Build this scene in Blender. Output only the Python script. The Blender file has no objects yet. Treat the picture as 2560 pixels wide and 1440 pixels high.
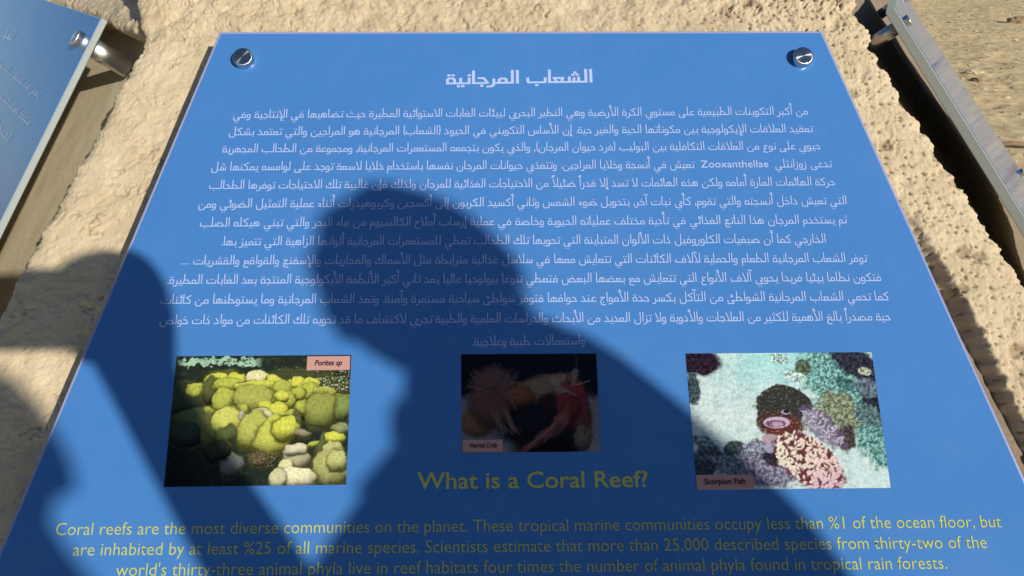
import bpy, bmesh, math, random
import numpy as np
from mathutils import Vector, Matrix

# ------------------------------------------------------------------ camera, world, sun
S = bpy.context.scene
C = S.collection
H0 = 1.42                                        # lens height above the ground
cam = bpy.data.cameras.new('camera'); co = bpy.data.objects.new('camera', cam); C.objects.link(co)
co.location = (0, 0, H0); co.rotation_euler = (math.radians(63), 0, 0)
cam.sensor_width = 36; cam.lens = 36 * 1750 / 2560; cam.clip_start = 0.01; cam.clip_end = 500
S.camera = co
SUN = Vector((0.5812, -0.7212, 0.3769)).normalized()      # towards the sun
W = bpy.data.worlds.new('World'); S.world = W; W.use_nodes = True
wn = W.node_tree.nodes; wl = W.node_tree.links
sky = wn.new('ShaderNodeTexSky'); sky.sky_type = 'NISHITA'; sky.sun_disc = False
sky.sun_elevation = math.asin(SUN.z); sky.sun_rotation = math.atan2(SUN.x, SUN.y)
sky.air_density = 1.0; sky.dust_density = 0.3; sky.ozone_density = 4.0
wl.new(sky.outputs[0], wn['Background'].inputs[0]); wn['Background'].inputs[1].default_value = 0.076
sl = bpy.data.lights.new('sun', 'SUN'); sl.energy = 4.5; sl.angle = math.radians(0.85); sl.color = (1.0, 0.945, 0.80)
so = bpy.data.objects.new('sun', sl); C.objects.link(so)
so.rotation_euler = SUN.to_track_quat('Z', 'Y').to_euler(); so.location = SUN * 20
S.view_settings.view_transform = 'Standard'; S.view_settings.look = 'None'
S.view_settings.exposure = 0.12; S.view_settings.gamma = 1.0; S.view_settings.use_curve_mapping = False

# ------------------------------------------------------------------ helpers
rng = np.random.default_rng(7)
random.seed(5)

def sr(r, g, b):
    f = lambda c: (c / 255 / 12.92) if c / 255 < 0.04045 else ((c / 255 + 0.055) / 1.055) ** 2.4
    return (f(r), f(g), f(b), 1)

def mesh_obj(name, verts, faces, m=None, parent=None, smooth=False):
    me = bpy.data.meshes.new(name)
    me.from_pydata([tuple(map(float, v)) for v in verts], [], faces)
    me.update()
    if smooth:
        me.polygons.foreach_set('use_smooth', [True] * len(me.polygons))
    o = bpy.data.objects.new(name, me); C.objects.link(o)
    if m: me.materials.append(m)
    if parent: o.parent = parent
    return o

def grid_obj(name, P, m, parent=None, smooth=True, flip=False, attr=None):
    """P: (rows, cols, 3) array -> one grid mesh"""
    r, c, _ = P.shape
    me = bpy.data.meshes.new(name)
    idx = np.arange(r * c).reshape(r, c)
    q = np.stack([idx[:-1, :-1], idx[:-1, 1:], idx[1:, 1:], idx[1:, :-1]], -1).reshape(-1, 4)
    if flip: q = q[:, ::-1]
    n = len(q)
    me.vertices.add(r * c); me.vertices.foreach_set('co', P.reshape(-1).astype(np.float32))
    me.loops.add(n * 4); me.loops.foreach_set('vertex_index', q.reshape(-1).astype(np.int32))
    me.polygons.add(n); me.polygons.foreach_set('loop_start', np.arange(0, n * 4, 4, dtype=np.int32))
    if smooth: me.polygons.foreach_set('use_smooth', np.ones(n, bool))
    me.update(calc_edges=True); me.validate()
    if attr is not None:
        if attr.ndim == 2:
            a = me.attributes.new('wear', 'FLOAT', 'POINT'); a.data.foreach_set('value', attr.reshape(-1).astype(np.float32))
        else:
            a = me.attributes.new('print', 'FLOAT_COLOR', 'POINT')
            rgba = np.concatenate([attr, np.ones(attr.shape[:2] + (1,))], -1)
            a.data.foreach_set('color', rgba.reshape(-1).astype(np.float32))
    o = bpy.data.objects.new(name, me); C.objects.link(o)
    me.materials.append(m)
    if parent: o.parent = parent
    return o

def empty(name, label, cat, M=None, group=None):
    o = bpy.data.objects.new(name, None); C.objects.link(o); o.empty_display_size = .05
    if M is not None: o.matrix_world = M
    o['label'] = label; o['category'] = cat
    if group: o['group'] = group
    return o

def tag(o, label=None, cat=None, group=None, kind=None):
    for k, v in (('label', label), ('category', cat), ('group', group), ('kind', kind)):
        if v: o[k] = v
    return o

def frame_matrix(O, U, V, N):
    M = Matrix.Identity(4)
    for i, a in enumerate((U, V, N)):
        for j in range(3): M[j][i] = a[j]
    for j in range(3): M[j][3] = O[j]
    return M

# gradient noise on numpy arrays
def _hash(ix, iy, seed):
    h = (ix.astype(np.int64) * 374761393 + iy.astype(np.int64) * 668265263 + seed * 974634777) & 0xFFFFFFFF
    h = ((h ^ (h >> 13)) * 1274126177) & 0xFFFFFFFF
    return ((h ^ (h >> 16)) & 0xFFFFFF) / float(0x1000000)

def pnoise(x, y, seed=0):
    ix = np.floor(x); iy = np.floor(y); fx = x - ix; fy = y - iy
    sx = fx * fx * fx * (fx * (fx * 6 - 15) + 10); sy = fy * fy * fy * (fy * (fy * 6 - 15) + 10)
    def g(dx, dy):
        a = _hash(ix + dx, iy + dy, seed) * 2 * np.pi
        return np.cos(a) * (fx - dx) + np.sin(a) * (fy - dy)
    n0 = g(0, 0) * (1 - sx) + g(1, 0) * sx; n1 = g(0, 1) * (1 - sx) + g(1, 1) * sx
    return (n0 * (1 - sy) + n1 * sy) * 1.5

def fbm(x, y, seed=0, octs=5, gain=.5):
    a, s, t = 1.0, 0, 0
    for k in range(octs):
        s = s + a * pnoise(x * 2 ** k, y * 2 ** k, seed + 17 * k); t += a; a *= gain
    return s / t

def worley(x, y, seed=0):
    """distance to nearest, second nearest and a random id of the nearest cell"""
    ix = np.floor(x); iy = np.floor(y)
    d1 = np.full(x.shape, 9.); d2 = np.full(x.shape, 9.); cid = np.zeros(x.shape)
    for dx in (-1, 0, 1):
        for dy in (-1, 0, 1):
            cx, cy = ix + dx, iy + dy
            px = cx + _hash(cx, cy, seed); py = cy + _hash(cx, cy, seed + 91)
            d = np.hypot(px - x, py - y); idn = _hash(cx, cy, seed + 333)
            nearer = d < d1
            d2 = np.where(nearer, d1, np.minimum(d2, d)); cid = np.where(nearer, idn, cid); d1 = np.where(nearer, d, d1)
    return d1, d2, cid

sstep = lambda a, b, x: (lambda t: t * t * (3 - 2 * t))(np.clip((x - a) / (b - a), 0, 1))

# ------------------------------------------------------------------ materials
def mat(name, col, rough=.6, metal=0., spec=.5, **k):
    m = bpy.data.materials.new(name); m.use_nodes = True
    b = m.node_tree.nodes['Principled BSDF']
    b.inputs['Base Color'].default_value = col if len(col) == 4 else (*col, 1)
    b.inputs['Roughness'].default_value = rough; b.inputs['Metallic'].default_value = metal
    b.inputs['Specular IOR Level'].default_value = spec
    for kk, v in k.items(): b.inputs[kk.replace('_', ' ')].default_value = v
    return m, m.node_tree.nodes, m.node_tree.links, b

def noise_col(N, L, b, scale, c1, c2, detail=6, lo=.35, hi=.65, coord='Object', inp='Base Color'):
    tc = N.new('ShaderNodeTexCoord'); n = N.new('ShaderNodeTexNoise'); r = N.new('ShaderNodeValToRGB')
    n.inputs['Scale'].default_value = scale; n.inputs['Detail'].default_value = detail
    r.color_ramp.elements[0].position = lo; r.color_ramp.elements[1].position = hi
    r.color_ramp.elements[0].color = c1; r.color_ramp.elements[1].color = c2
    L.new(tc.outputs[coord], n.inputs['Vector']); L.new(n.outputs[0], r.inputs[0]); L.new(r.outputs[0], b.inputs[inp])
    return n, r, tc

def stone_mat(name, c1, c2, dark, bump=.35, fine=900, mid=170, rough=.95):
    m, N, L, b = mat(name, c1, rough, spec=.15)
    n, r, tc = noise_col(N, L, b, 22, c1, c2, 9, .3, .7)
    n2 = N.new('ShaderNodeTexNoise'); n2.inputs['Scale'].default_value = fine; n2.inputs['Detail'].default_value = 4
    L.new(tc.outputs['Object'], n2.inputs['Vector'])
    mx = N.new('ShaderNodeMixRGB'); mx.blend_type = 'MULTIPLY'; mx.inputs[0].default_value = .35
    rr = N.new('ShaderNodeValToRGB'); rr.color_ramp.elements[0].position = .3; rr.color_ramp.elements[1].position = .6
    rr.color_ramp.elements[0].color = (.45, .42, .38, 1); rr.color_ramp.elements[1].color = (1, 1, 1, 1)
    L.new(n2.outputs[0], rr.inputs[0]); L.new(r.outputs[0], mx.inputs[1]); L.new(rr.outputs[0], mx.inputs[2])
    at = N.new('ShaderNodeAttribute'); at.attribute_name = 'wear'
    mx2 = N.new('ShaderNodeMixRGB'); mx2.inputs[2].default_value = dark
    L.new(at.outputs['Fac'], mx2.inputs[0]); L.new(mx.outputs[0], mx2.inputs[1]); L.new(mx2.outputs[0], b.inputs['Base Color'])
    n3 = N.new('ShaderNodeTexNoise'); n3.inputs['Scale'].default_value = mid; n3.inputs['Detail'].default_value = 8; n3.inputs['Roughness'].default_value = .65
    L.new(tc.outputs['Object'], n3.inputs['Vector'])
    bp = N.new('ShaderNodeBump'); bp.inputs['Strength'].default_value = bump; bp.inputs['Distance'].default_value = .0025
    L.new(n3.outputs[0], bp.inputs['Height']); L.new(bp.outputs[0], b.inputs['Normal'])
    return m

M_rock = stone_mat('rough_limestone', (.545, .435, .29, 1), (.63, .52, .365, 1), (.16, .095, .045, 1), bump=.40, mid=420)
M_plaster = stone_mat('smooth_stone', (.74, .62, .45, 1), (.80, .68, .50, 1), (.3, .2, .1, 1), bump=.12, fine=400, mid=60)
M_shaded_rock = stone_mat('shaded_stone', (.22, .165, .12, 1), (.30, .23, .16, 1), (.1, .06, .03, 1), bump=.5, fine=300, mid=90)  # shade behind the right panel put into a darker stone colour
M_ground = stone_mat('sandy_ground', (.70, .52, .275, 1), (.84, .65, .37, 1), (.30, .20, .10, 1), bump=.3, fine=60, mid=14)

def board_mat():
    m, N, L, b = mat('acrylic_board', (.27, .30, .52), .18, spec=.5, IOR=1.49)
    return m
M_board = board_mat()

def print_mat():
    m, N, L, b = mat('blue_print', (.045, .17, .55), .12, spec=.15, IOR=1.49)
    n, r, tc = noise_col(N, L, b, 3.5, (.048, .170, .45, 1), (.058, .188, .49, 1), 3, .3, .7)
    # thin desert dust, thicker in patches, and a few wiped streaks
    dn = N.new('ShaderNodeTexNoise'); dn.inputs['Scale'].default_value = 26; dn.inputs['Detail'].default_value = 12; dn.inputs['Roughness'].default_value = .72
    dr = N.new('ShaderNodeMapRange'); dr.inputs[1].default_value = .48; dr.inputs[2].default_value = .78; dr.inputs[3].default_value = 0; dr.inputs[4].default_value = .06
    dm = N.new('ShaderNodeMixRGB'); dm.inputs[2].default_value = (.36, .33, .28, 1)
    L.new(tc.outputs['Object'], dn.inputs['Vector']); L.new(dn.outputs[0], dr.inputs[0]); L.new(dr.outputs[0], dm.inputs[0]); L.new(r.outputs[0], dm.inputs[1]); L.new(dm.outputs[0], b.inputs['Base Color'])
    n2 = N.new('ShaderNodeTexNoise'); n2.inputs['Scale'].default_value = 9; n2.inputs['Detail'].default_value = 8
    mp = N.new('ShaderNodeMapping'); mp.inputs['Scale'].default_value = (1, 3.2, 1); mp.inputs['Rotation'].default_value = (0, 0, .5)
    L.new(tc.outputs['Object'], mp.inputs[0]); L.new(mp.outputs[0], n2.inputs['Vector'])
    mr = N.new('ShaderNodeMapRange'); mr.inputs[1].default_value = .3; mr.inputs[2].default_value = .7; mr.inputs[3].default_value = .04; mr.inputs[4].default_value = .065
    L.new(n2.outputs[0], mr.inputs[0]); L.new(mr.outputs[0], b.inputs['Roughness'])
    return m
M_print = print_mat()
M_white = mat('white_ink', (.37, .46, .76), .08, spec=.15)[0]
M_yellow = mat('yellow_ink', (.45, .48, .11), .08, spec=.15)[0]
M_pink = mat('pink_caption', (.47, .26, .23), .08, spec=.15)[0]
M_ink = mat('dark_red_ink', (.05, .012, .03), .08, spec=.15)[0]

def steel(name, radial=True):
    m, N, L, b = mat(name, (.62, .60, .58), .24 if radial else .28, 1.0)
    b.inputs['Anisotropic'].default_value = .97 if radial else .75
    t = N.new('ShaderNodeTangent'); t.direction_type = 'RADIAL'; t.axis = 'Z'
    L.new(t.outputs[0], b.inputs['Tangent'])
    if not radial: b.inputs['Anisotropic Rotation'].default_value = .0
    return m
M_cap = steel('turned_steel'); M_tube = steel('brushed_steel', False)

def picture_mat():
    m, N, L, b = mat('printed_picture', (.5, .5, .5), .08, spec=.15)
    a = N.new('ShaderNodeAttribute'); a.attribute_name = 'print'
    L.new(a.outputs['Color'], b.inputs['Base Color'])
    return m
M_pic = picture_mat()

# ------------------------------------------------------------------ setting: ground
def ground_height(x, y):
    near = sstep(1.2, 3.0, np.hypot(x, y))
    return (fbm(x * .5, y * .5, 3, 3) * .05 + fbm(x * 3, y * 3, 5, 5, .6) * .022 + np.maximum(0, fbm(x * 9, y * 9, 8, 3)) * .02) * near

def ground_grid(x0, x1, y0, y1, nx, ny, name, dz=0.):
    X, Y = np.meshgrid(np.linspace(x0, x1, nx), np.linspace(y0, y1, ny))
    Z = ground_height(X, Y) + dz
    w = fbm(X * 1.3, Y * 2.1, 77, 5, .6); w2 = fbm(X * 6, Y * 6, 78, 4, .6)
    wear = np.clip(sstep(.12, .5, w) * .45 + sstep(.2, .55, w2) * .5, 0, 1)
    return grid_obj(name, np.stack([X, Y, Z], -1), M_ground, attr=wear)
# one sheet: fine in the part that is in view, coarse towards the horizon
gx = np.concatenate([np.linspace(-160, -6, 30), np.linspace(-5.5, 1.8, 30), np.linspace(1.9, 14, 480), np.linspace(14.6, 170, 40)])
gy = np.concatenate([np.linspace(-40, -4, 16), np.linspace(-3.5, 2.4, 30), np.linspace(2.5, 20, 620), np.linspace(20.6, 300, 50)])
X, Y = np.meshgrid(gx, gy)
w = fbm(X * 1.3, Y * 2.1, 77, 5, .6); w2 = fbm(X * 6, Y * 6, 78, 4, .6)
wear = np.clip(sstep(.12, .5, w) * .4 + sstep(.2, .55, w2) * .5, 0, 1)
ground = grid_obj('ground', np.stack([X, Y, ground_height(X, Y)], -1), M_ground, attr=wear)
tag(ground, kind='structure')

def pebble_mesh(n, x0, x1, y0, y1, smin, smax, mats):
    V = []; F = []; mi = []
    base = np.array([[1, 0, 0], [0, 1, 0], [-1, 0, 0], [0, -1, 0], [0, 0, 1], [.7, .7, .45], [-.7, -.6, .5]])
    fc = [(0, 5, 4), (5, 1, 4), (1, 2, 4), (2, 6, 4), (6, 3, 4), (3, 0, 4), (0, 1, 5), (2, 3, 6)]
    for k in range(n):
        s = smin + (smax - smin) * rng.random() ** 4
        x = x0 + (x1 - x0) * rng.random(); y = y0 + (y1 - y0) * rng.random()
        z = float(ground_height(np.array([x]), np.array([y]))[0])
        a = rng.random() * 6.28; R = np.array([[math.cos(a), -math.sin(a), 0], [math.sin(a), math.cos(a), 0], [0, 0, 1]])
        P = (base * (s * (.7 + .6 * rng.random(3)) * np.array([1, 1, .6])) * (.8 + .4 * rng.random((7, 1)))) @ R.T + [x, y, z - s * .1]
        o = len(V); V += P.tolist(); F += [tuple(i + o for i in f) for f in fc]; mi += [k % len(mats)] * len(fc)
    o = mesh_obj('pebbles', V, F)
    for m in mats: o.data.materials.append(m)
    o.data.polygons.foreach_set('material_index', mi)
    return o
M_peb1 = mat('pale_pebble', (.62, .48, .30), .9)[0]; M_peb2 = mat('brown_pebble', (.28, .19, .11), .9)[0]; M_peb3 = mat('tan_pebble', (.56, .43, .26), .9)[0]
peb = pebble_mesh(9000, 2.2, 13, 3.6, 19, .005, .034, [M_peb1, M_peb3, M_peb2, M_peb3, M_peb1])
tag(peb, 'loose pebbles and grit scattered over the sandy ground', 'pebbles', kind='stuff')

def lump(name, loc, size, m, seed, label, cat):
    bm = bmesh.new(); bmesh.ops.create_icosphere(bm, subdivisions=3, radius=1)
    for v in bm.verts:
        p = v.co; k = 1 + .35 * float(pnoise(np.array([p.x * 1.7 + seed]), np.array([p.y * 1.7 + p.z * 2.3]), seed)[0])
        v.co = Vector((p.x * size[0], p.y * size[1], max(p.z, -.3) * size[2])) * k
    me = bpy.data.meshes.new(name); bm.to_mesh(me); bm.free(); me.materials.append(m)
    o = bpy.data.objects.new(name, me); C.objects.link(o); o.location = loc; o.rotation_euler.z = seed
    tag(o, label, cat); return o
gz = lambda x, y: float(ground_height(np.array([x]), np.array([y]))[0])
lump('rock', (8.6, 12.7, gz(8.6, 12.7)), (.16, .1, .1), M_peb2, 3, 'small brown rock lying farthest out on the sandy ground', 'rock')
lump('rock', (4.95, 7.65, gz(4.95, 7.65)), (.07, .05, .035), M_peb2, 5, 'flat dark stone in the rubbly patch beside the right panel', 'rock')
lump('rock', (5.2, 8.1, gz(5.2, 8.1)), (.09, .05, .04), M_peb1, 9, 'pale flat stone just beyond the flat dark stone on the ground', 'rock')

def tube_mesh(path, radii, seg=10, cap=True):
    V = []; F = []
    n = len(path)
    for i, p in enumerate(path):
        p = Vector(p); d = (Vector(path[min(i + 1, n - 1)]) - Vector(path[max(i - 1, 0)])).normalized()
        a = d.orthogonal().normalized(); b = d.cross(a)
        for k in range(seg):
            t = 2 * math.pi * k / seg; V.append(p + (a * math.cos(t) + b * math.sin(t)) * radii[i])
    for i in range(n - 1):
        for k in range(seg):
            F.append((i * seg + k, i * seg + (k + 1) % seg, (i + 1) * seg + (k + 1) % seg, (i + 1) * seg + k))
    if cap: F.append(tuple(range(seg))[::-1]); F.append(tuple((n - 1) * seg + k for k in range(seg)))
    return V, F
V, F = tube_mesh([(3.42, 5.02, .02), (3.6, 4.97, .06), (3.8, 4.93, .05), (4.05, 4.86, .07)], [.012, .018, .02, .012], 7)
tag(mesh_obj('branch', V, F, M_peb2), 'dark dry branch lying on the ground past the right panel', 'branch')

# ------------------------------------------------------------------ stone plinth
O = Vector((0.0111, 0.7359, -0.0881 + H0)); U = Vector((0.9998, 0.0192, -0.0013)); Vv = Vector((-0.0116, 0.6560, 0.7546)); Nn = Vector((0.0153, -0.7545, 0.6561))
MC = frame_matrix(O, U, Vv, Nn)
def side_frame(yaw, tilt):
    y, t = math.radians(yaw), math.radians(tilt); fx, fy = math.sin(y), math.cos(y)
    n = Vector((fx * math.sin(t), fy * math.sin(t), math.cos(t))); h = Vector((-fy, fx, 0)); return h, n.cross(h), n
hL, uL, nL = side_frame(-130.9, 49.5); PL = Vector((-.459, .835, -.0864 + H0))      # top right corner of the left panel
hR, uR, nR = side_frame(116.6, 49.1); PR = Vector((.6233, 1.2245, -.11 + H0))          # top left corner of the right panel
WL = .78
ML = frame_matrix(PL - hL * WL / 2, hL, uL, nL); MR = frame_matrix(PR + hR * .3, hR, uR, nR)

plinth = empty('stone_plinth', 'pale rough limestone plinth whose sloping faces carry the blue panels', 'plinth', Matrix.Translation((0, 1.1, 0)))
PM = plinth.matrix_world.inverted()
def put(P, M):       # local frame array -> plinth space
    A = np.array(PM @ M); return P @ A[:3, :3].T + A[:3, 3]

lb = np.array([(-.43, .30), (-.42, .12), (-.41, .06), (-.402, .035), (-.399, .018), (-.4, .006), (-.408, -.012), (-.413, -.028), (-.419, -.041), (-.424, -.061), (-.434, -.087), (-.437, -.105), (-.448, -.128), (-.456, -.151), (-.462, -.171), (-.472, -.191), (-.479, -.211), (-.49, -.246), (-.52, -.35), (-.575, -.56), (-.6, -.66)])
rb = np.array([(.36, .30), (.352, .12), (.349, .043), (.341, .032), (.349, .023), (.356, .012), (.358, .005), (.355, -.008), (.358, -.013), (.363, -.026), (.37, -.039), (.375, -.055), (.379, -.071), (.392, -.09), (.399, -.105), (.404, -.122), (.409, -.133), (.417, -.148), (.421, -.154), (.431, -.177), (.44, -.204), (.456, -.241), (.464, -.258), (.50, -.36), (.56, -.56), (.59, -.66)])
rim = np.array([(.33, .1), (.34, -.12), (.352, -.168), (.373, -.209), (.387, -.242), (.4, -.279), (.41, -.309), (.424, -.353), (.437, -.399), (.47, -.5), (.52, -.66)])
vs = np.concatenate([np.linspace(-.66, -.42, 60), np.arange(-.4175, .075, .0014), np.linspace(.078, .28, 60)])
nv = len(vs)
uLb = np.interp(-vs, -lb[:, 1], lb[:, 0]) + .0030 * pnoise(vs * 70, vs * 0 + 3.3, 5) + .0016 * pnoise(vs * 240, vs * 0, 6)
uRb = np.interp(-vs, -rb[:, 1], rb[:, 0]) + .0035 * pnoise(vs * 90, vs * 0 + 1.3, 15) + .002 * pnoise(vs * 260, vs * 0, 16)
s_ = np.concatenate([np.linspace(0, .22, 150)[:-1], np.linspace(.22, .80, 300)[:-1], np.linspace(.80, 1, 170)])
Uu = uLb[:, None] + (uRb - uLb)[:, None] * s_[None, :]
Vg = np.repeat(vs[:, None], len(s_), 1)
# small sideways jitter keeps rows from lining up
wu, wv = Uu + fbm(Uu * 30, Vg * 30, 41, 3) * .006, Vg + fbm(Uu * 30, Vg * 30, 42, 3) * .006
Wh = -.042 + .030 * sstep(-.2, .36, Uu) + fbm(Uu * 9, Vg * 9, 1, 4) * .0035
# left and top: hand-dressed, flaky surface in little terraces
leftness = 1 - sstep(.0, .33, Uu)
t = fbm(wu * 38, wv * 52, 21, 4, .55) * 3.1
terr = (np.floor(t) + sstep(.35, .62, t - np.floor(t)))
fl = terr * .0007 + fbm(wu * 130, wv * 160, 22, 4, .6) * .0006 + np.abs(fbm(wu * 210, wv * 240, 24, 3, .6)) * .0012
crk = np.abs(fbm(wu * 26, wv * 26, 33, 4)); cm = sstep(.08, .3, fbm(Uu * 14, Vg * 14, 35, 2))
fl = fl - .0026 * np.exp(-(crk / .014) ** 2) * cm
crk2 = np.abs(fbm(wu * 62, wv * 62, 37, 3)); cm2 = sstep(.10, .25, fbm(Uu * 30, Vg * 30, 38, 2))
fl = fl - .0016 * np.exp(-(crk2 / .018) ** 2) * cm2
# right: crisp, porous shell stone
d1, d2, cid = worley(wu * 150, wv * 170, 51)
pore = np.where(cid > .38, sstep(.16 + .40 * (cid - .38), .06, d1), 0)
d1b, d2b, cidb = worley(wu * 45, wv * 52, 57)
shell = np.where(cidb > .80, sstep(.42, .2, d1b), 0)
fr = -pore * .0026 - shell * .0022 + fbm(wu * 75, wv * 75, 61, 4, .62) * .0014 + fbm(wu * 260, wv * 260, 64, 3, .6) * .0014
rough_ = fl * leftness + fr * (1 - leftness) + fbm(wu * 60, wv * 60, 66, 3) * .0012
topm = sstep(-.015, .03, Vg)
rough_ = rough_ * (1 + .8 * topm)
# raised rim to the lower right of the centre panel
urim = np.interp(-vs, -rim[:, 1], rim[:, 0])[:, None] + .004 * fbm(Uu * 40, Vg * 60, 71, 3) + .003 * pnoise(Vg * 180, Uu * 20, 72)
hr = .020 * sstep(-.15, -.30, Vg)
step = sstep(-.004, .005, Uu - urim)
Wh = Wh + hr * (step - .75) * (Uu > .05) * sstep(.05, .3, Uu) + rough_
# rounded arris along the two long sides
dl = Uu - uLb[:, None]; dr = uRb[:, None] - Uu
Wh -= .006 * np.exp(-(dl / .006)) + .007 * np.exp(-(dr / .007))
wearS = np.clip(.85 * np.clip(pore * 1.4 - .35, 0, 1) * (1 - leftness) * (cid > .62) + .45 * shell * (cidb > .9) * (1 - leftness)
                + .5 * np.exp(-(crk / .02) ** 2) * cm * leftness + .45 * np.exp(-(crk2 / .02) ** 2) * cm2 * leftness + .10 * sstep(.1, .5, fbm(Uu * 18, Vg * 18, 88, 4)) + .22 * topm * sstep(.05, .4, fbm(Uu * 40, Vg * 60, 89, 4)), 0, 1)
P = np.stack([Uu, Vg, Wh], -1)
# side skirts: the block is thick
def skirt(col, du):
    out = []
    for k, (f, d) in enumerate(((.3, .004), (.6, .03), (1, .07), (1, .12), (1, .17))):
        q = col.copy(); q[:, 2] = col[:, 2] - d; q[:, 0] = col[:, 0] + du * (.004 * k) + .004 * fbm(vs * 60, vs * 0 + d * 90, 93 + k, 3); out.append(q)
    return out
Ls = skirt(P[:, 0], 1)[::-1]; Rs = skirt(P[:, -1], -1)
P2 = np.concatenate([np.stack(Ls, 1), P, np.stack(Rs, 1)], 1)
wr = np.concatenate([np.zeros((nv, 5)) + .1, wearS, np.zeros((nv, 5)) + .1], 1)
slab = grid_obj('front_slab', put(P2, MC), M_rock, plinth, attr=wr)

def wall(name, M, h0, h1, u0, u1, w0, m, amp, seed, nx=260, ny=260):
    T_, Y = np.meshgrid(np.linspace(0, 1, nx), np.linspace(u0, u1, ny))
    a_, b_ = h0(Y), h1(Y); X = a_ + (b_ - a_) * T_
    Z = w0 + fbm(X * 3, Y * 3, seed, 3) * amp * 2 + fbm(X * 14, Y * 14, seed + 4, 5, .55) * amp
    Pw = np.stack([X, Y, Z], -1)
    # thickness: fold the border back
    Pw[0, :, 2] -= .25; Pw[-1, :, 2] -= .25; Pw[:, 0, 2] -= .12; Pw[:, -1, 2] -= .12
    return grid_obj(name, put(Pw, M), m, plinth, attr=np.clip(.25 * sstep(.2, .6, fbm(X * 5, Y * 5, seed + 9, 4)), 0, 1))
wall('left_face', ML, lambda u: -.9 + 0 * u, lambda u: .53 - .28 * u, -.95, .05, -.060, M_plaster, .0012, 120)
wall('right_face', MR, lambda u: -.905 + .40 * u, lambda u: 1.1 + 0 * u, -.95, .05, -.063, M_shaded_rock, .003, 140)

# rough rock rim above the left panel
X, Y = np.meshgrid(np.concatenate([np.linspace(-1.2, -.2, 60)[:-1], np.linspace(-.2, .50, 480)]), np.linspace(0, 1, 150) ** 1.8)
edge = .002 + .006 * fbm(X * 9, X * 0, 151, 4) + .004 * fbm(X * 70, X * 0, 152, 3)
hgt = edge + Y * .30
Z = -.016 - .35 * Y * .3 + fbm(X * 22, hgt * 30, 155, 4, .55) * .006 + fbm(X * 110, hgt * 110, 156, 4, .6) * .002 - .006 * np.exp(-Y * 90) - .05 * sstep(.44, .50, X)
P = np.stack([X, hgt, Z], -1)
lip = P[0].copy(); lip2 = lip.copy(); lip[:, 2] -= .025; lip[:, 1] += .003; lip2[:, 2] -= .07; lip2[:, 1] += .006
P = np.concatenate([lip2[None], lip[None], P], 0)

def box_poly(name, poly, z0, z1, m, parent, shrink=0.):
    V = [(x, y, z0) for x, y in poly] + [(x, y, z1) for x, y in poly]; n = len(poly)
    F = [tuple(range(n))[::-1], tuple(range(n, 2 * n))] + [(i, (i + 1) % n, (i + 1) % n + n, i + n) for i in range(n)]
    return mesh_obj(name, V, F, m, parent)
rim_o = grid_obj('top_rim', put(P, ML), M_rock, plinth, attr=np.clip(.3 * sstep(.1, .5, fbm(P[..., 0] * 30, P[..., 1] * 30, 159, 4)), 0, 1))
# mass of the plinth below and behind the dressed faces
def hull(name, pts, m, parent):
    bm = bmesh.new()
    for p in pts: bm.verts.new(p)
    bmesh.ops.convex_hull(bm, input=bm.verts)
    bmesh.ops.triangulate(bm, faces=bm.faces)
    me = bpy.data.meshes.new(name); bm.to_mesh(me); bm.free(); me.materials.append(m)
    o = bpy.data.objects.new(name, me); C.objects.link(o); o.parent = parent; return o
pts = []
for M, us, vv, w in ((MC, (-.40, .40), (-.62,), -.19), (MC, (-.2, .2), (.08,), -.26), (ML, (-.85, .1), (-.9, .0), -.20), (MR, (-.1, 1.0), (-.9, .0), -.20)):
    for a in us:
        for b_ in vv:
            p = PM @ (M @ Vector((a, b_, w))); pts.append(p)
            if b_ < -.3: q = p.copy(); q.z = -.05; pts.append(q)
pts += [Vector((-1.0, 1.6, -.05)), Vector((1.3, 1.7, -.05)), Vector((-.9, 1.5, 1.22)), Vector((1.1, 1.6, 1.22))]
hull('core_block', pts, M_rock, plinth)

# ------------------------------------------------------------------ information panels
def trapezoid(top, k, h, inset=0.):
    c = math.sqrt(1 + k * k)
    yt, yb = -inset, -h + inset
    xt = top / 2 - inset * c + k * inset; xb = top / 2 + k * (h - inset) - inset * c
    return [(-xt, yt), (xt, yt), (xb, yb), (-xb, yb)]
KS, PH = .282, .60
def board(parent, T, m, top=.6):
    V = []; F = []
    outer = trapezoid(top, KS, PH); inn = trapezoid(top, KS, PH, .0014)
    rings = [(inn, -T), (outer, -T + .001), (outer, -.0014), (inn, 0)]
    for poly, z in rings: V += [(x, y, z) for x, y in poly]
    for i in range(3):
        for k in range(4): F.append((i * 4 + k, i * 4 + (k + 1) % 4, (i + 1) * 4 + (k + 1) % 4, (i + 1) * 4 + k))
    F = [f[::-1] for f in F]
    F.append((0, 1, 2, 3)); F.append((15, 14, 13, 12))
    o = mesh_obj('acrylic_board', V, F, m, parent); return o
def printsheet(parent, inset, z=.0006, top=.6):
    p = trapezoid(top, KS, PH, inset)
    V = [(x, y, z) for x, y in p] + [(x, y, .0001) for x, y in p]
    F = [(3, 2, 1, 0), (0, 1, 5, 4), (1, 2, 6, 5), (2, 3, 7, 6), (3, 0, 4, 7)]
    return mesh_obj('print_sheet', V, F, M_print, parent)
def lathe(prof, seg=48):
    V = []; F = []
    for r, z in prof:
        for k in range(seg):
            a = 2 * math.pi * k / seg; V.append((r * math.cos(a), r * math.sin(a), z))
    for i in range(len(prof) - 1):
        for k in range(seg): F.append((i * seg + k, i * seg + (k + 1) % seg, (i + 1) * seg + (k + 1) % seg, (i + 1) * seg + k))
    F.append(tuple((len(prof) - 1) * seg + k for k in range(seg)))
    return V, F
R0 = .0097
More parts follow.
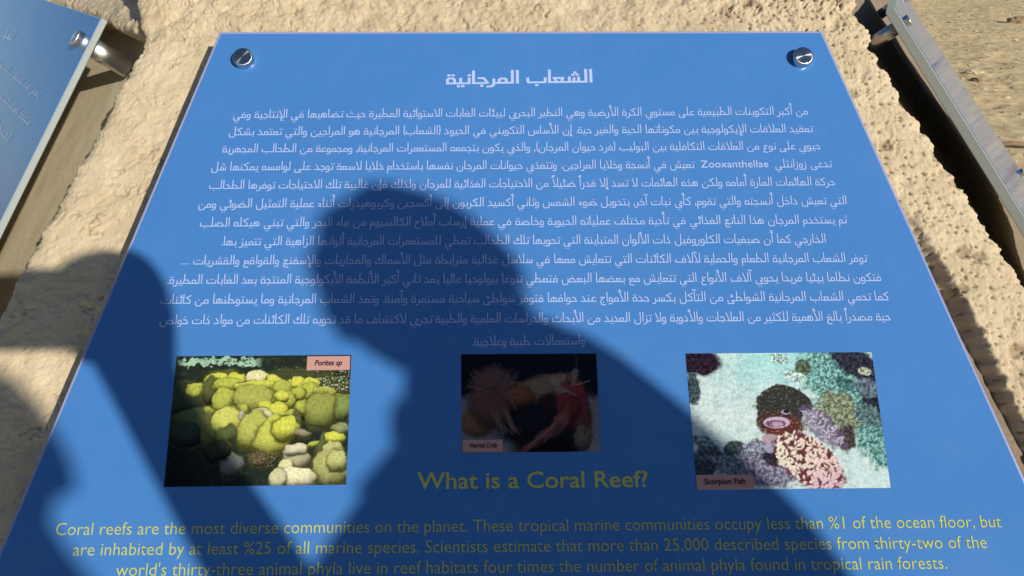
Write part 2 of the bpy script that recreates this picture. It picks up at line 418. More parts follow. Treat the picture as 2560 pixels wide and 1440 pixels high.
cap_prof = [(R0, .0006), (R0, .0062), (R0 * .985, .0070), (R0 * .95, .0077)] + [(R0 * .95 * (1 - k / 7), .0077 + .0004 * k / 7) for k in range(1, 7)] + [(.0004, .0082)]
def make_bolt():
    V, F = lathe(cap_prof)
    o = mesh_obj('bolt_cap', V, F, M_cap, None, True)
    return o
def make_standoff(L0):
    r = .0115
    V, F = lathe([(r * .9, -L0), (r, -L0 + .001), (r, -.0142), (r * .93, -.0132), (r * .93, -.0122), (r, -.0112), (r, -.0101), (r * .9, -.0100)][::1], 40)
    return mesh_obj('standoff', V, F, M_tube, None, True)
bolt_mesh = None
def fit_hardware(parent, T, L0, top=.6):
    e = top / 2 - .3
    for x, y in ((-.272 - e, -.033), (.274 + e, -.033), (-.40 - e, -.565), (.40 + e, -.565)):
        b = make_bolt(); b.parent = parent; b.location = (x, y, 0)
        s = make_standoff(L0); s.parent = parent; s.location = (x, y, 0)

G = 'information panels bolted round the stone plinth'
panelC = empty('information_panel', 'blue coral reef panel facing the viewer, fully readable, in the middle of the plinth', 'panel', MC, G)
panelL = empty('information_panel', 'blue panel on the left face turned away, only its right edge and line ends showing', 'panel', ML, G)
panelR = empty('information_panel', 'panel on the right face seen almost edge-on as a grey glossy strip', 'panel', MR, G)
M_board_side = mat('clear_acrylic_edge', (.34, .37, .36), .12, spec=.5, IOR=1.49)[0]
board(panelC, .0095, M_board); sheetC = printsheet(panelC, .0034); fit_hardware(panelC, .0095, .045)
board(panelL, .0070, M_board_side, WL); sheetL = printsheet(panelL, .0012, top=WL); fit_hardware(panelL, .0070, .055, WL)
board(panelR, .0150, M_board_side); sheetR = printsheet(panelR, .0012); fit_hardware(panelR, .015, .06)

def text_part(body, x0, x1, y, height, m, parent, name='text_line', z=.0009, bold=0., slope=0., shear=0., res=3, refchar=None, thick=.00005):
    """flat lettering from x0 to x1 on baseline y; height = height of a capital/alef"""
    cu = bpy.data.curves.new('lettering', 'FONT'); cu.resolution_u = res; cu.offset = bold; cu.shear = shear
    def build(s):
        cu.body = s
        o = bpy.data.objects.new('lettering', cu); C.objects.link(o)
        dg = bpy.context.evaluated_depsgraph_get(); dg.update()
        me = bpy.data.meshes.new_from_object(o.evaluated_get(dg)); bpy.data.objects.remove(o)
        return me
    r = build(refchar or 'H'); hy = max(v.co.y for v in r.vertices); bpy.data.meshes.remove(r)
    me = build(body); n = len(me.vertices)
    a = np.empty(n * 3, np.float32); me.vertices.foreach_get('co', a); a = a.reshape(-1, 3)
    mn, mx = a[:, 0].min(), a[:, 0].max(); sy = height / hy
    X = x0 + (a[:, 0] - mn) / (mx - mn) * (x1 - x0)
    Yy = a[:, 1] * sy + y + slope * (X - x0)
    b = np.stack([X, Yy, np.full(n, z)], -1).astype(np.float32)
    me.vertices.foreach_set('co', b.reshape(-1)); me.materials.clear(); me.materials.append(m); me.update()
    o = bpy.data.objects.new(name, me); C.objects.link(o); o.parent = parent
    return o, (mx - mn) * sy

# ---- Arabic lettering drawn as flat strokes in a plain squared hand (x runs leftwards from the right edge of each letter)
T_ = .40
BOWL = lambda x: [(x, .0), (x + .02, -.16), (x + .12, -.30), (x + .48, -.30), (x + .58, -.17), (x + .60, .18)]
def G_(w, strokes, dots=()): return (w, strokes, dots)
def one(x, y): return [(x, y)]
def two(x, y): return [(x - .11, y), (x + .11, y)]
def three(x, y): return [(x - .11, y), (x + .11, y), (x, y + .19)]
HZ = lambda x, y: [(x - .10, y - .10), (x + .12, y - .06), (x - .02, y + .02), (x - .02, y + .12), (x + .12, y + .14)]
MD = lambda x, y: [(x - .18, y), (x - .06, y + .08), (x + .06, y), (x + .18, y + .08)]
def letter(c, form):
    """form: 0 isolated, 1 final, 2 initial, 3 medial -> (width, strokes, dots)"""
    R = form in (1, 3); Lf = form in (2, 3)
    ent = [[(0, 0), (.1, 0)]] if R else []
    if c in 'اأإآ':
        s = [[(0, 0), (.17, 0), (.17, 1)]] if R else [[(.12, 0), (.12, 1)]]; x = .17 if R else .12
        if c == 'أ': s.append(HZ(x, 1.24))
        if c == 'إ': s.append(HZ(x, -.28))
        if c == 'آ': s.append(MD(x, 1.18))
        return G_(.29 if R else .26, s)
    if c in 'دذ':
        s = [[(.38, .54), (.17, .22), (.14, 0), (.54, 0)]] + ([[(0, 0), (.12, 0)]] if R else [])
        return G_(.58, s, one(.26, .74) if c == 'ذ' else ())
    if c in 'رز':
        s = [([(0, 0), (.14, 0)] if R else [(.14, .34), (.14, 0)]) + [(.15, -.14), (.24, -.28), (.46, -.30)]]
        if R: s.append([(.14, .3), (.14, 0)])
        return G_(.40, s, one(.16, .58) if c == 'ز' else ())
    if c in 'و':
        return G_(.50, ent + [[(.10, 0), (.42, 0), (.42, .30), (.34, .38), (.18, .38), (.10, .30), (.10, -.12), (.20, -.28), (.46, -.30)]])
    if c in 'بتث':
        d = {'ب': one, 'ت': two, 'ث': three}[c]
        if Lf:
            x = .18 if R else .10
            s = [[(0, 0), (.40, 0)], [(x, 0), (x, T_)]] if R else [[(x, T_), (x, 0), (.36, 0)]]
            return G_(.40 if R else .36, s, d(x, -.24 if c == 'ب' else .66))
        s = [[(0, 0), (.95, 0), (1.0, .05), (1.0, .34)]] if R else [[(.10, .34), (.10, .05), (.15, 0), (.95, 0), (1.0, .05), (1.0, .34)]]
        return G_(1.08, s, d(.55, -.24 if c == 'ب' else .42))
    if c == 'ن':
        if Lf:
            x = .18 if R else .10
            return G_(.40 if R else .36, [[(0, 0), (.40, 0)], [(x, 0), (x, T_)]] if R else [[(x, T_), (x, 0), (.36, 0)]], one(x, .66))
        return G_(.80, [([(0, 0)] if R else [(.12, .30)]) + BOWL(.12)], one(.42, .34))
    if c in 'يىئ':
        if Lf:
            x = .18 if R else .10
            s = [[(0, 0), (.40, 0)], [(x, 0), (x, T_)]] if R else [[(x, T_), (x, 0), (.36, 0)]]
            if c == 'ئ': s.append(HZ(x, .68))
            return G_(.40 if R else .36, s, two(x, -.24) if c == 'ي' else ())
        s = [[(0, 0), (.26, 0), (.34, -.06), (.26, -.14), (.14, -.18), (.16, -.32), (.66, -.34), (.74, -.26), (.74, .02)]] if R else \
            [[(.30, .34), (.12, .34), (.10, .14), (.32, .06), (.36, -.06), (.12, -.14), (.14, -.30), (.70, -.34), (.80, -.26), (.80, .04)]]
        if c == 'ئ': s.append(HZ(.3, .5))
        return G_(.84 if R else .90, s, two(.45, -.58) if c == 'ي' else ())
    if c in 'جحخ':
        d = one(.36, -.22) if c == 'ج' else one(.36, .70) if c == 'خ' else ()
        if Lf:
            return G_(.62, [[(.50, .42), (.28, .42), (.12, 0)], [(0, 0), (.62, 0)]] if R else [[(.50, .42), (.26, .42), (.07, .02), (.10, 0), (.62, 0)]], d)
        s = [[(.52, .42), (.14, .42)], [(.20, .40), (.46, .10), (.52, -.12), (.44, -.34), (.30, -.40), (.04, -.40)]]
        if R: s.append([(0, 0), (.44, 0)])
        return G_(.60, s, one(.22, -.12) if c == 'ج' else one(.30, .70) if c == 'خ' else ())
    if c in 'سش':
        d = three(.34, .60) if c == 'ش' else ()
        o = .06 if R else 0
        s = [[(0, 0), (.58 + o, 0)] if R else [(.10, .36), (.10, 0), (.58, 0)]]
        if R: s.append([(.10 + o, 0), (.10 + o, .36)])
        s += [[(.34 + o, 0), (.34 + o, .30)], [(.58 + o, 0), (.58 + o, .38)]]
        if Lf:
            s.append([(.58 + o, 0), (.82 + o, 0)]); return G_(.82 + o, s, d)
        s[-1] = [(.58 + o, .36), (.58 + o, 0)] + BOWL(.58 + o)[1:]
        return G_(1.24 + o, s, d)
    if c in 'صض':
        d = one(.40, .64) if c == 'ض' else ()
        s = ent + [[(.08, 0), (.70, 0), (.70, .26), (.60, .38), (.34, .38), (.12, .10), (.08, 0)]]
        if Lf: s += [[(.70, 0), (1.04, 0)], [(.86, 0), (.86, .30)]]; return G_(1.04, s, d)
        s += [[(.70, 0), (.86, 0)], [(.86, .30), (.86, 0)] + BOWL(.86)[1:]]
        return G_(1.52, s, d)
    if c in 'طظ':
        s = ent + [[(.08, 0), (.70, 0), (.72, .24), (.62, .38), (.38, .38), (.14, .12), (.08, 0)], [(.66, .36), (.66, 1.0)], [(.70, 0), (.84, 0)]]
        return G_(.84, s, one(.66, .68) if c == 'ظ' else ())
    if c in 'عغ':
        d = one(.32, .72) if c == 'غ' else ()
        if form == 2: return G_(.60, [[(.12, .42), (.34, .42), (.42, .34), (.42, 0)], [(.06, 0), (.60, 0)]], d)
        if form == 3: return G_(.62, [[(0, 0), (.62, 0)], [(.18, 0), (.10, .34), (.54, .34), (.42, 0)]], one(.32, .62) if c == 'غ' else ())
        bowl = [(.26, .08), (.44, .04), (.52, -.06), (.52, -.28), (.42, -.38), (.10, -.40)]
        if form == 0: return G_(.64, [[(.12, .44), (.38, .44), (.46, .34), (.42, .20), (.26, .14)], bowl], d)
        return G_(.62, [[(0, 0), (.12, 0)], [(.12, 0), (.10, .32), (.52, .32), (.40, .02)], bowl], one(.32, .62) if c == 'غ' else ())
    if c in 'فق':
        d = (one if c == 'ف' else two)(.28, .66)
        lp = [[(.12, 0), (.12, .32), (.20, .40), (.38, .40), (.46, .32), (.46, 0), (.12, 0)]]
        s = ent + lp
        if Lf: return G_(.60, s + [[(.46, 0), (.60, 0)]], d)
        if c == 'ف': return G_(1.24, s + [[(.46, 0), (1.10, 0), (1.15, .05), (1.15, .32)]], d)
        return G_(.92, ent + [[(.16, .02), (.46, .02), (.46, .32), (.38, .40), (.20, .40), (.12, .32), (.12, .05)] + BOWL(.12)[1:]], d)
    if c == 'ك':
        if form == 2: return G_(.62, [[(.08, .86), (.52, .62), (.16, .34), (.14, 0), (.62, 0)]])
        if form == 3: return G_(.66, [[(.10, .86), (.56, .62), (.22, .34), (.20, 0)], [(0, 0), (.66, 0)]])
        return G_(.94, ent + [[(.12, 1), (.12, 0), (.80, 0), (.86, .06), (.86, .26)], [(.36, .58), (.56, .58), (.38, .40), (.58, .36)]])
    if c == 'ل':
        if form == 2: return G_(.34, [[(.12, 1), (.12, 0), (.34, 0)]])
        if form == 3: return G_(.36, [[(0, 0), (.36, 0)], [(.17, 0), (.17, 1)]])
        return G_(.82, ([[(0, 0), (.14, 0)]] if R else []) + [[(.14, 1)] + BOWL(.14)])
    if c == 'م':
        s = ent + [[(.10, 0), (.10, .30), (.18, .36), (.38, .36), (.46, .28), (.46, 0), (.10, 0)]]
        if Lf: return G_(.60, s + [[(.46, 0), (.60, 0)]])
        return G_(.54, s + [[(.46, 0), (.46, -.44)]])
    if c == 'ه':
        if form == 2: return G_(.74, [[(.12, 0), (.12, .30), (.24, .48), (.50, .48), (.62, .34), (.62, 0), (.12, 0)], [(.37, .02), (.37, .28), (.60, .30)], [(.62, 0), (.74, 0)]])
        if form == 3: return G_(.74, [[(0, 0), (.74, 0)], [(.12, 0), (.12, .30), (.24, .44), (.50, .44), (.62, .30), (.62, 0)], [(.37, 0), (.37, .43)]])
    if c in 'هة':
        s = ent + [[(.10, 0), (.46, 0), (.46, .34), (.38, .42), (.18, .42), (.10, .34), (.10, 0)]]
        return G_(.54, s, two(.28, .68) if c == 'ة' else ())
    if c == 'ء': return G_(.46, [[(.10, 0), (.38, .08), (.16, .16), (.14, .32), (.36, .36)]])
    if c == '.': return G_(.22, [], one(.10, .02))
    if c == '،': return G_(.24, [[(.12, .12), (.16, -.02), (.08, -.14)]])
    if c == '(': return G_(.28, [[(.20, 1.05), (.10, .80), (.10, .15), (.20, -.12)]])
    if c == ')': return G_(.28, [[(.06, 1.05), (.16, .80), (.16, .15), (.06, -.12)]])
    if c == '\u064B': return G_(0, [[(-.02, 1.10), (-.24, 1.22)], [(-.02, 1.24), (-.24, 1.36)]])
    return G_(.34, [])

DUAL = set('بتثجحخسشصضطظعغفقكلمنهيئ'); RIGHT = set('اأإآدذرزوةى')
def ribbon(pts, hw):
    """outline of a mitred stroke with square ends"""
    P = [np.array(p, float) for p in pts]
    ds = [(b - a) / (np.linalg.norm(b - a) + 1e-9) for a, b in zip(P[:-1], P[1:])]
    closed = np.linalg.norm(P[0] - P[-1]) < 1e-6 and len(P) > 3
    Lp, Rp = [], []
    for i, p in enumerate(P):
        if closed: a, b = ds[i - 1 if i > 0 else -1], ds[i if i < len(ds) else 0]
        else: a, b = ds[max(i - 1, 0)], ds[min(i, len(ds) - 1)]
        n1 = np.array([-a[1], a[0]]); n2 = np.array([-b[1], b[0]]); m = n1 + n2; m /= np.linalg.norm(m) + 1e-9
        k = hw / max(.45, float(m @ n1)); q = p
        if not closed and i == 0: q = p - a * hw * .9
        if not closed and i == len(P) - 1: q = p + b * hw * .9
        Lp.append(q + m * k); Rp.append(q - m * k)
    return Lp, Rp

def arabic_part(txt, x0, x1, y, height, m, parent, name='text_line', hw=.050, slope=0., z=.0009):
    V = []; F = []; pen = 0.; lay = 0; latin = None; n = len(txt); i = 0
    def nb(i, step):
        j = i + step
        while 0 <= j < n and txt[j] == '\u064B': j += step
        return txt[j] if 0 <= j < n else ' '
    def add(Lp, Rp, zz):
        o = len(V)
        for a, b in zip(Lp, Rp): V.append((a[0], a[1], zz)); V.append((b[0], b[1], zz))
        for k in range(len(Lp) - 1): F.append((o + 2 * k, o + 2 * k + 1, o + 2 * k + 3, o + 2 * k + 2))
    while i < n:
        c = txt[i]
        if c.isascii() and c.isalpha():
            j = i
            while j < n and txt[j].isascii() and txt[j].isalpha(): j += 1
            wl = .62 * (j - i); latin = (txt[i:j], pen, pen + wl, len(V), len(F)); pen += wl; i = j; continue
        pr, nx = nb(i, -1), nb(i, 1)
        jr = (c in DUAL or c in RIGHT) and pr in DUAL
        jl = c in DUAL and (nx in DUAL or nx in RIGHT)
        if c == 'ل' and i + 1 < n and txt[i + 1] in 'اأإآ':
            st = [[(.12, 1), (.12, 0), (.58, 0)], [(.62, .88), (.34, .03)]] + ([[(0, 0), (.12, 0)]] if jr else [])
            st += {'ا': [], 'أ': [HZ(.62, 1.12)], 'إ': [HZ(.36, -.30)], 'آ': [MD(.58, 1.08)]}[txt[i + 1]]
            for q in st:
                lay += 1; add(*ribbon([(pen + a, b) for a, b in q], hw), z + (lay % 7) * 4e-6)
            pen += .72; i += 2; continue
        w, st, dots = letter(c, 3 if jr and jl else 2 if jl else 1 if jr else 0)
        for s in st:
            lay += 1; add(*ribbon([(pen + a, b) for a, b in s], hw), z + (lay % 7) * 4e-6)
        for a, b in dots:
            lay += 1; r = hw * 1.12; add([(pen + a - r, b + r), (pen + a + r, b + r)], [(pen + a - r, b - r), (pen + a + r, b - r)], z + (lay % 7) * 4e-6 + 3e-5)
        pen += w; i += 1
    k = (x1 - x0) / pen
    V2 = [(x1 - a * k, y + b * height + slope * (x1 - a * k - x0), c_) for a, b, c_ in V]
    # leftward x flips the winding: restore upward faces
    def up(f):
        p = [V2[q] for q in f]; ar = sum(p[t][0] * p[(t + 1) % 4][1] - p[(t + 1) % 4][0] * p[t][1] for t in range(4)); return f if ar > 0 else f[::-1]
    F = [up(f) for f in F]
    if not latin: return mesh_obj(name, V2, F, m, parent)
    nv_, nf_ = latin[3], latin[4]
    mesh_obj(name, V2[:nv_], F[:nf_], m, parent)
    o = mesh_obj(name, V2[nv_:], [tuple(q - nv_ for q in f) for f in F[nf_:]], m, parent)
    if latin:
        a, b = x1 - latin[2] * k, x1 - latin[1] * k
        text_part(latin[0], a + .003, b - .003, y + slope * (a - x0), height * .86, m, parent, 'latin_word', slope=slope, bold=.004)
    return o

title = 'الشعاب المرجانية'
lines = [
 'من أكبر التكوينات الطبيعية على مستوي الكرة الأرضية وهي النظير البحري لبيئات الغابات الاستوائية المطيرة حيث تضاهيها في الإنتاجية وفي',
 'تعقيد العلاقات الإيكولوجية بين مكوناتها الحية والغير حية. إن الأساس التكويني في الحيود (الشعاب) المرجانية هو المراجين والتي تعتمد بشكل',
 'حيوي على نوع من العلاقات التكافلية بين البوليب (فرد حيوان المرجان)، والذي يكون بتجمعه المستعمرات المرجانية، ومجموعة من الطحالب المجهرية',
 'تدعى زوزانثلي Zooxanthellae تعيش في أنسجة وخلايا المراجين. وتتغذي حيوانات المرجان نفسها باستخدام خلايا لاسعة توجد على لوامسه يمكنها شل',
 'حركة الهائمات المارة أمامه ولكن هذه الهائمات لا تسد إلا قدراً ضئيلاً من الاحتياجات الغذائية للمرجان ولذلك فإن غالبية تلك الاحتياجات توفرها الطحالب',
 'التي تعيش داخل أنسجته والتي تقوم، كأي نبات آخر، بتحويل ضوء الشمس وثاني أكسيد الكربون إلى أكسجين وكربوهيدرات أثناء عملية التمثيل الضوئي ومن',
 'ثم يستخدم المرجان هذا الناتج الغذائي في تأدية مختلف عملياته الحيوية وخاصة في عملية إرساب أملاح الكالسيوم من ماء البحر والتي تبني هيكله الصلب',
 'الخارجي كما أن صبغيات الكلوروفيل ذات الألوان المتباينة التي تحويها تلك الطحالب تعطي للمستعمرات المرجانية ألوانها الزاهية التي تتميز بها.',
 'توفر الشعاب المرجانية الطعام والحماية لآلاف الكائنات التي تتعايش معها في سلاسل غذائية مترابطة مثل الأسماك والمحاريات والإسفنج والقواقع والقشريات ....',
 'فتكون نظاما بيئيا فريدا يحوي آلاف الأنواع التي تتعايش مع بعضها البعض فتعطي تنوعا بيولوجيا عاليا يعد ثاني أكبر الأنظمة الأيكولوجية المنتجة بعد الغابات المطيرة.',
 'كما تحمي الشعاب المرجانية الشواطئ من التآكل بكسر حدة الأمواج عند حوافها فتوفر شواطئ سياحية مستمرة وآمنة. وتعد الشعاب المرجانية وما يستوطنها من كائنات',
 'حية مصدراً بالغ الأهمية للكثير من العلاجات والأدوية ولا تزال العديد من الأبحاث والدراسات العلمية والطبية تجري لاكتشاف ما قد تحويه تلك الكائنات من مواد ذات خواص',
 'واستعمالات طبية وعلاجية.']
pos = [(.2746, -.0923, -.2783, -.0941), (.2771, -.1109, -.2810, -.1120), (.2824, -.1288, -.2854, -.1296), (.2909, -.1474, -.2942, -.1478), (.2917, -.1657, -.2944, -.1662),
       (.3007, -.1846, -.3026, -.1847), (.2982, -.2036, -.2994, -.2030), (.2765, -.2222, -.2785, -.2211), (.3120, -.2409, -.3128, -.2390), (.3228, -.2592, -.3234, -.2569),
       (.3272, -.2772, -.3271, -.2752), (.3260, -.2957, -.3258, -.2937), (.0501, -.3150, -.0502, -.3152)]
for tx, (xr, yr, xl, yl) in zip(lines, pos):
    arabic_part(tx, xl, xr, yl, .0082, M_white, sheetC, slope=(yr - yl) / (xr - xl))
arabic_part(title, -.076, .0675, -.0586, .0128, M_white, sheetC, 'title_text', slope=.0125, hw=.078)
text_part('What is a Coral Reef?', -.0959, .0987, -.4366, .0133, M_yellow, sheetC, 'title_text', bold=.012, slope=-.004)
text_part('Coral reefs are the most diverse communities on the planet. These tropical marine communities occupy less than %1 of the ocean floor, but', -.3913, .3944, -.4697, .0096, M_yellow, sheetC, slope=-.005, bold=-.006)
text_part('are inhabited by at least %25 of all marine species. Scientists estimate that more than 25,000 described species from thirty-two of the', -.3751, .3792, -.4857, .0096, M_yellow, sheetC, slope=-.0055, bold=-.006)
text_part("world's thirty-three animal phyla live in reef habitats four times the number of animal phyla found in tropical rain forests.", -.3385, .3429, -.5018, .0096, M_yellow, sheetC, slope=-.0055, bold=-.006)
# left panel: only the right ends of its lines are in view
arabic_part('الأهمية', -.035, .036, -.074, .0140, M_white, sheetL, 'title_text', hw=.09)
for k, (s, xr) in enumerate((('تغطي هذه المنطقة من البحر مساحات واسعة من الشعاب المرجانية الحية التي', .333), ('منطقة الغلاف كما تعيش فيها أنواع كثيرة من الأسماك والكائنات البحرية التي', .362), ('القيمة الكبيرة للشعاب والكائنات التي تعيش فيها', .323))):
    arabic_part(s, -xr, xr, -.114 - .032 * k, .0098, M_white, sheetL, hw=.066)

# ------------------------------------------------------------------ the three printed pictures (painted on fine grids)
def homography(src):
    """maps crop coordinates of the four corners (tl,tr,br,bl) to the unit square, v downwards"""
    dst = [(0, 0), (1, 0), (1, 1), (0, 1)]; A = []; b = []
    for (x, y), (u, v) in zip(src, dst):
        A.append([x, y, 1, 0, 0, 0, -u * x, -u * y]); b.append(u); A.append([0, 0, 0, x, y, 1, -v * x, -v * y]); b.append(v)
    return np.append(np.linalg.solve(np.array(A, float), np.array(b, float)), 1).reshape(3, 3)

class Paint:
    def __init__(s, corners, nx, ny):
        s.H = homography(corners); Hi = np.linalg.inv(s.H)
        u, v = np.meshgrid(np.linspace(0, 1, nx), np.linspace(0, 1, ny))
        q = np.stack([u, v, np.ones_like(u)], -1) @ Hi.T
        s.x = q[..., 0] / q[..., 2]; s.y = q[..., 1] / q[..., 2]; s.u = u; s.v = v
        s.c = np.zeros((ny, nx, 3))
    def over(s, a, col):
        col = np.asarray(col)
        if col.ndim == 1: col = col[None, None, :]
        s.c = s.c * (1 - a[..., None]) + col * a[..., None]
    def blob(s, cx, cy, rx, ry, rot, col, seed, soft=.06, light=(-.2, -.8), dark=.25, grain=.25, p=2.6, wob=.09):
        if not hasattr(s, 'wx'):
            s.wx = fbm(s.x / 90, s.y / 90, 901, 3) * 26; s.wy = fbm(s.x / 90, s.y / 90, 902, 3) * 26; s.gr = fbm(s.x / 7, s.y / 7, 903, 2) + .6 * fbm(s.x / 30, s.y / 30, 904, 3)
        a = math.radians(rot); dx, dy = s.x + s.wx - cx, s.y + s.wy - cy
        w = 1 + wob * pnoise(s.x / (rx * .8) + seed, s.y / (ry * .8), seed)
        X = (dx * math.cos(a) + dy * math.sin(a)) / rx * w; Y = (-dx * math.sin(a) + dy * math.cos(a)) / ry * w
        r = (np.abs(X) ** p + np.abs(Y) ** p) ** (1 / p)
        m = sstep(1 + soft, 1 - soft, r)
        z = np.sqrt(np.clip(1 - r ** 2, 0, 1))
        nx, ny = dx / rx, dy / ry
        sh = np.clip(.55 * z + light[0] * nx + light[1] * ny * .6 + .32, 0, 1)
        sh = dark + (1 - dark) * sstep(.05, 1.0, sh)
        g = 1 + grain * (s.gr * 1.6 - .45 * (1 - z))
        s.over(m, (np.array(col)[None, None, :] * (sh * g)[..., None]).clip(0, 1))

def picture(parent, paint, quad, name='picture', z=.0010):
    (x0, y0), (x1, y1), (x2, y2), (x3, y3) = quad       # tl tr br bl in panel metres
    u, v = paint.u, paint.v
    X = (x0 * (1 - u) + x1 * u) * (1 - v) + (x3 * (1 - u) + x2 * u) * v
    Y = (y0 * (1 - u) + y1 * u) * (1 - v) + (y3 * (1 - u) + y2 * u) * v
    return grid_obj(name, np.stack([X, Y, np.full_like(X, z)], -1), M_pic, parent, smooth=False, flip=True, attr=np.clip(paint.c, 0, 1))

# --- boulder coral
pt = Paint([(238, 113), (1885, 110), (1848, 1333), (122, 1345)], 300, 222)
bgc = fbm(pt.x / 60, pt.y / 60, 200, 5, .6)
pt.c = np.stack([.014 + .02 * sstep(.0, .6, bgc), .020 + .03 * sstep(.0, .6, bgc), .014 + .016 * sstep(0, .6, bgc)], -1)
reef = sstep(.18, .30, fbm(pt.x / 60, pt.y / 45, 210, 4) * .8 + .55 - np.abs(pt.y - 165 - 30 * pnoise(pt.x / 130, pt.y * 0, 4)) / 95) * sstep(230, 330, pt.x) * (1 - sstep(960, 1060, pt.x))
pt.over(reef, np.stack([.30 + .22 * bgc, .46 + .2 * bgc, .34 + .22 * bgc], -1).clip(.02, 1))
pt.over(sstep(.10, .35, fbm(pt.x / 22, pt.y / 22, 215, 3)) * reef * sstep(420, 560, pt.x), (.03, .08, .05))
pt.over(sstep(.25, .4, fbm(pt.x / 16, pt.y / 18, 218, 3)) * sstep(1130, 1200, pt.x) * sstep(190, 260, pt.y) * (1 - sstep(430, 500, pt.y)), (.42, .46, .26))
YG = (.62, .63, .07); YM = (.44, .47, .06); YD = (.10, .12, .03); YP = (.72, .70, .28); GR = (.16, .22, .09)
blobs = [(1480, 500, 420, 200, 5, (.06, .07, .02)), (330, 520, 190, 150, 0, (.045, .06, .025)), (420, 410, 70, 40, 0, YM), (410, 450, 80, 45, 0, YM), (700, 460, 210, 180, 0, YD),
 (615, 345, 105, 66, -8, YG), (815, 345, 90, 66, 8, YG), (1000, 330, 92, 72, 0, YP), (1160, 345, 75, 50, 5, YG), (560, 440, 75, 120, 10, YD), (740, 385, 140, 58, 0, YM),
 (1010, 410, 200, 55, 0, YG), (1310, 405, 60, 65, 0, YG), (1240, 430, 75, 80, 0, YM), (1390, 370, 60, 50, 0, YG), (1505, 380, 68, 55, 0, YG), (1490, 450, 66, 80, 0, YM), (1390, 470, 60, 65, 0, YM),
 (1640, 455, 100, 40, 8, YM), (1800, 520, 75, 45, 10, YM), (1790, 610, 95, 110, 0, (.22, .28, .06)), (1440, 600, 110, 60, -15, YM), (1600, 640, 128, 160, 3, (.30, .33, .06)),
 (690, 540, 90, 118, 12, YM), (985, 520, 200, 118, 0, (.40, .42, .07)), (850, 640, 60, 60, 0, YM), (1255, 540, 100, 90, 20, YM), (1230, 500, 60, 50, 0, YG),
 (420, 690, 200, 80, -10, (.10, .13, .045)), (560, 640, 66, 38, 20, YM), (1110, 590, 80, 42, 10, YG), (1200, 640, 85, 80, 20, YG), (1335, 670, 60, 48, 0, YM), (1370, 760, 40, 120, 0, YD),
 (520, 830, 180, 160, -30, (.15, .17, .04)), (330, 850, 130, 110, 0, (.04, .065, .035)), (720, 730, 140, 120, -32, (.58, .58, .10)), (700, 860, 110, 70, -35, YD), (870, 700, 34, 62, 0, (.45, .42, .26)),
 (1040, 690, 105, 80, 0, YP), (965, 820, 130, 175, 22, (.46, .48, .08)), (1150, 880, 140, 165, 35, (.56, .58, .08)), (1265, 800, 120, 100, -35, YG), (1020, 1090, 90, 60, 0, (.10, .08, .03)),
 (1790, 800, 75, 50, 0, (.28, .30, .10)), (1430, 850, 80, 40, 5, (.30, .26, .12)), (1380, 1080, 115, 90, 10, (.46, .44, .20)), (1370, 1000, 105, 52, -8, (.66, .62, .32)),
 (1540, 945, 62, 26, -10, YM), (1640, 960, 70, 120, 25, (.12, .13, .04)), (1735, 895, 84, 60, 10, YG), (1720, 1030, 85, 100, 5, (.54, .54, .16)), (1700, 1180, 165, 160, 0, (.42, .42, .12)), (1760, 1110, 90, 90, 0, (.52, .52, .15)),
 (760, 1150, 95, 110, 15, (.20, .20, .14)), (620, 1010, 120, 90, -20, (.035, .04, .018)), (1270, 1190, 66, 90, 8, YP), (1390, 1265, 160, 88, 10, (.80, .76, .38)), (1200, 1280, 75, 90, 20, (.60, .58, .26))]
for k, (cx, cy, rx, ry, ro, col) in enumerate(blobs):
    rx, ry = rx * 1.10, ry * 1.12
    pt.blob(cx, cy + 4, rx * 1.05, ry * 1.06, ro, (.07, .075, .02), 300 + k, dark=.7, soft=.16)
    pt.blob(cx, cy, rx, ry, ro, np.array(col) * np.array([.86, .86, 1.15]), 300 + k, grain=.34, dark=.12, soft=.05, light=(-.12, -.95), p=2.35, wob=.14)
pt.over(.55 * sstep(.15, .5, fbm(pt.x / 12, pt.y / 12, 260, 3)) * sstep(980, 1040, pt.y) * (1 - sstep(1130, 1200, pt.y)) * sstep(930, 980, pt.x) * (1 - sstep(1150, 1250, pt.x)), (.55, .45, .26))
pt.over(.85 * sstep(.30, .38, pnoise(pt.x / 13, pt.y / 20, 261)) * sstep(1530, 1580, pt.x) * sstep(300, 330, pt.y) * (1 - sstep(430, 470, pt.y)), (.46, .50, .30))
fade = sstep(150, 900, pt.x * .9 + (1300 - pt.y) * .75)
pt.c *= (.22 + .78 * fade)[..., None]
pt.c = pt.c * (1 + .18 * fbm(pt.x / 9, pt.y / 9, 270, 2))[..., None]
pcA = picture(sheetC, pt, [(-.3078, -.3228), (-.1558, -.3230), (-.1553, -.4326), (-.3070, -.4326)]); pcA['label'] = 'printed picture of yellow green boulder corals'

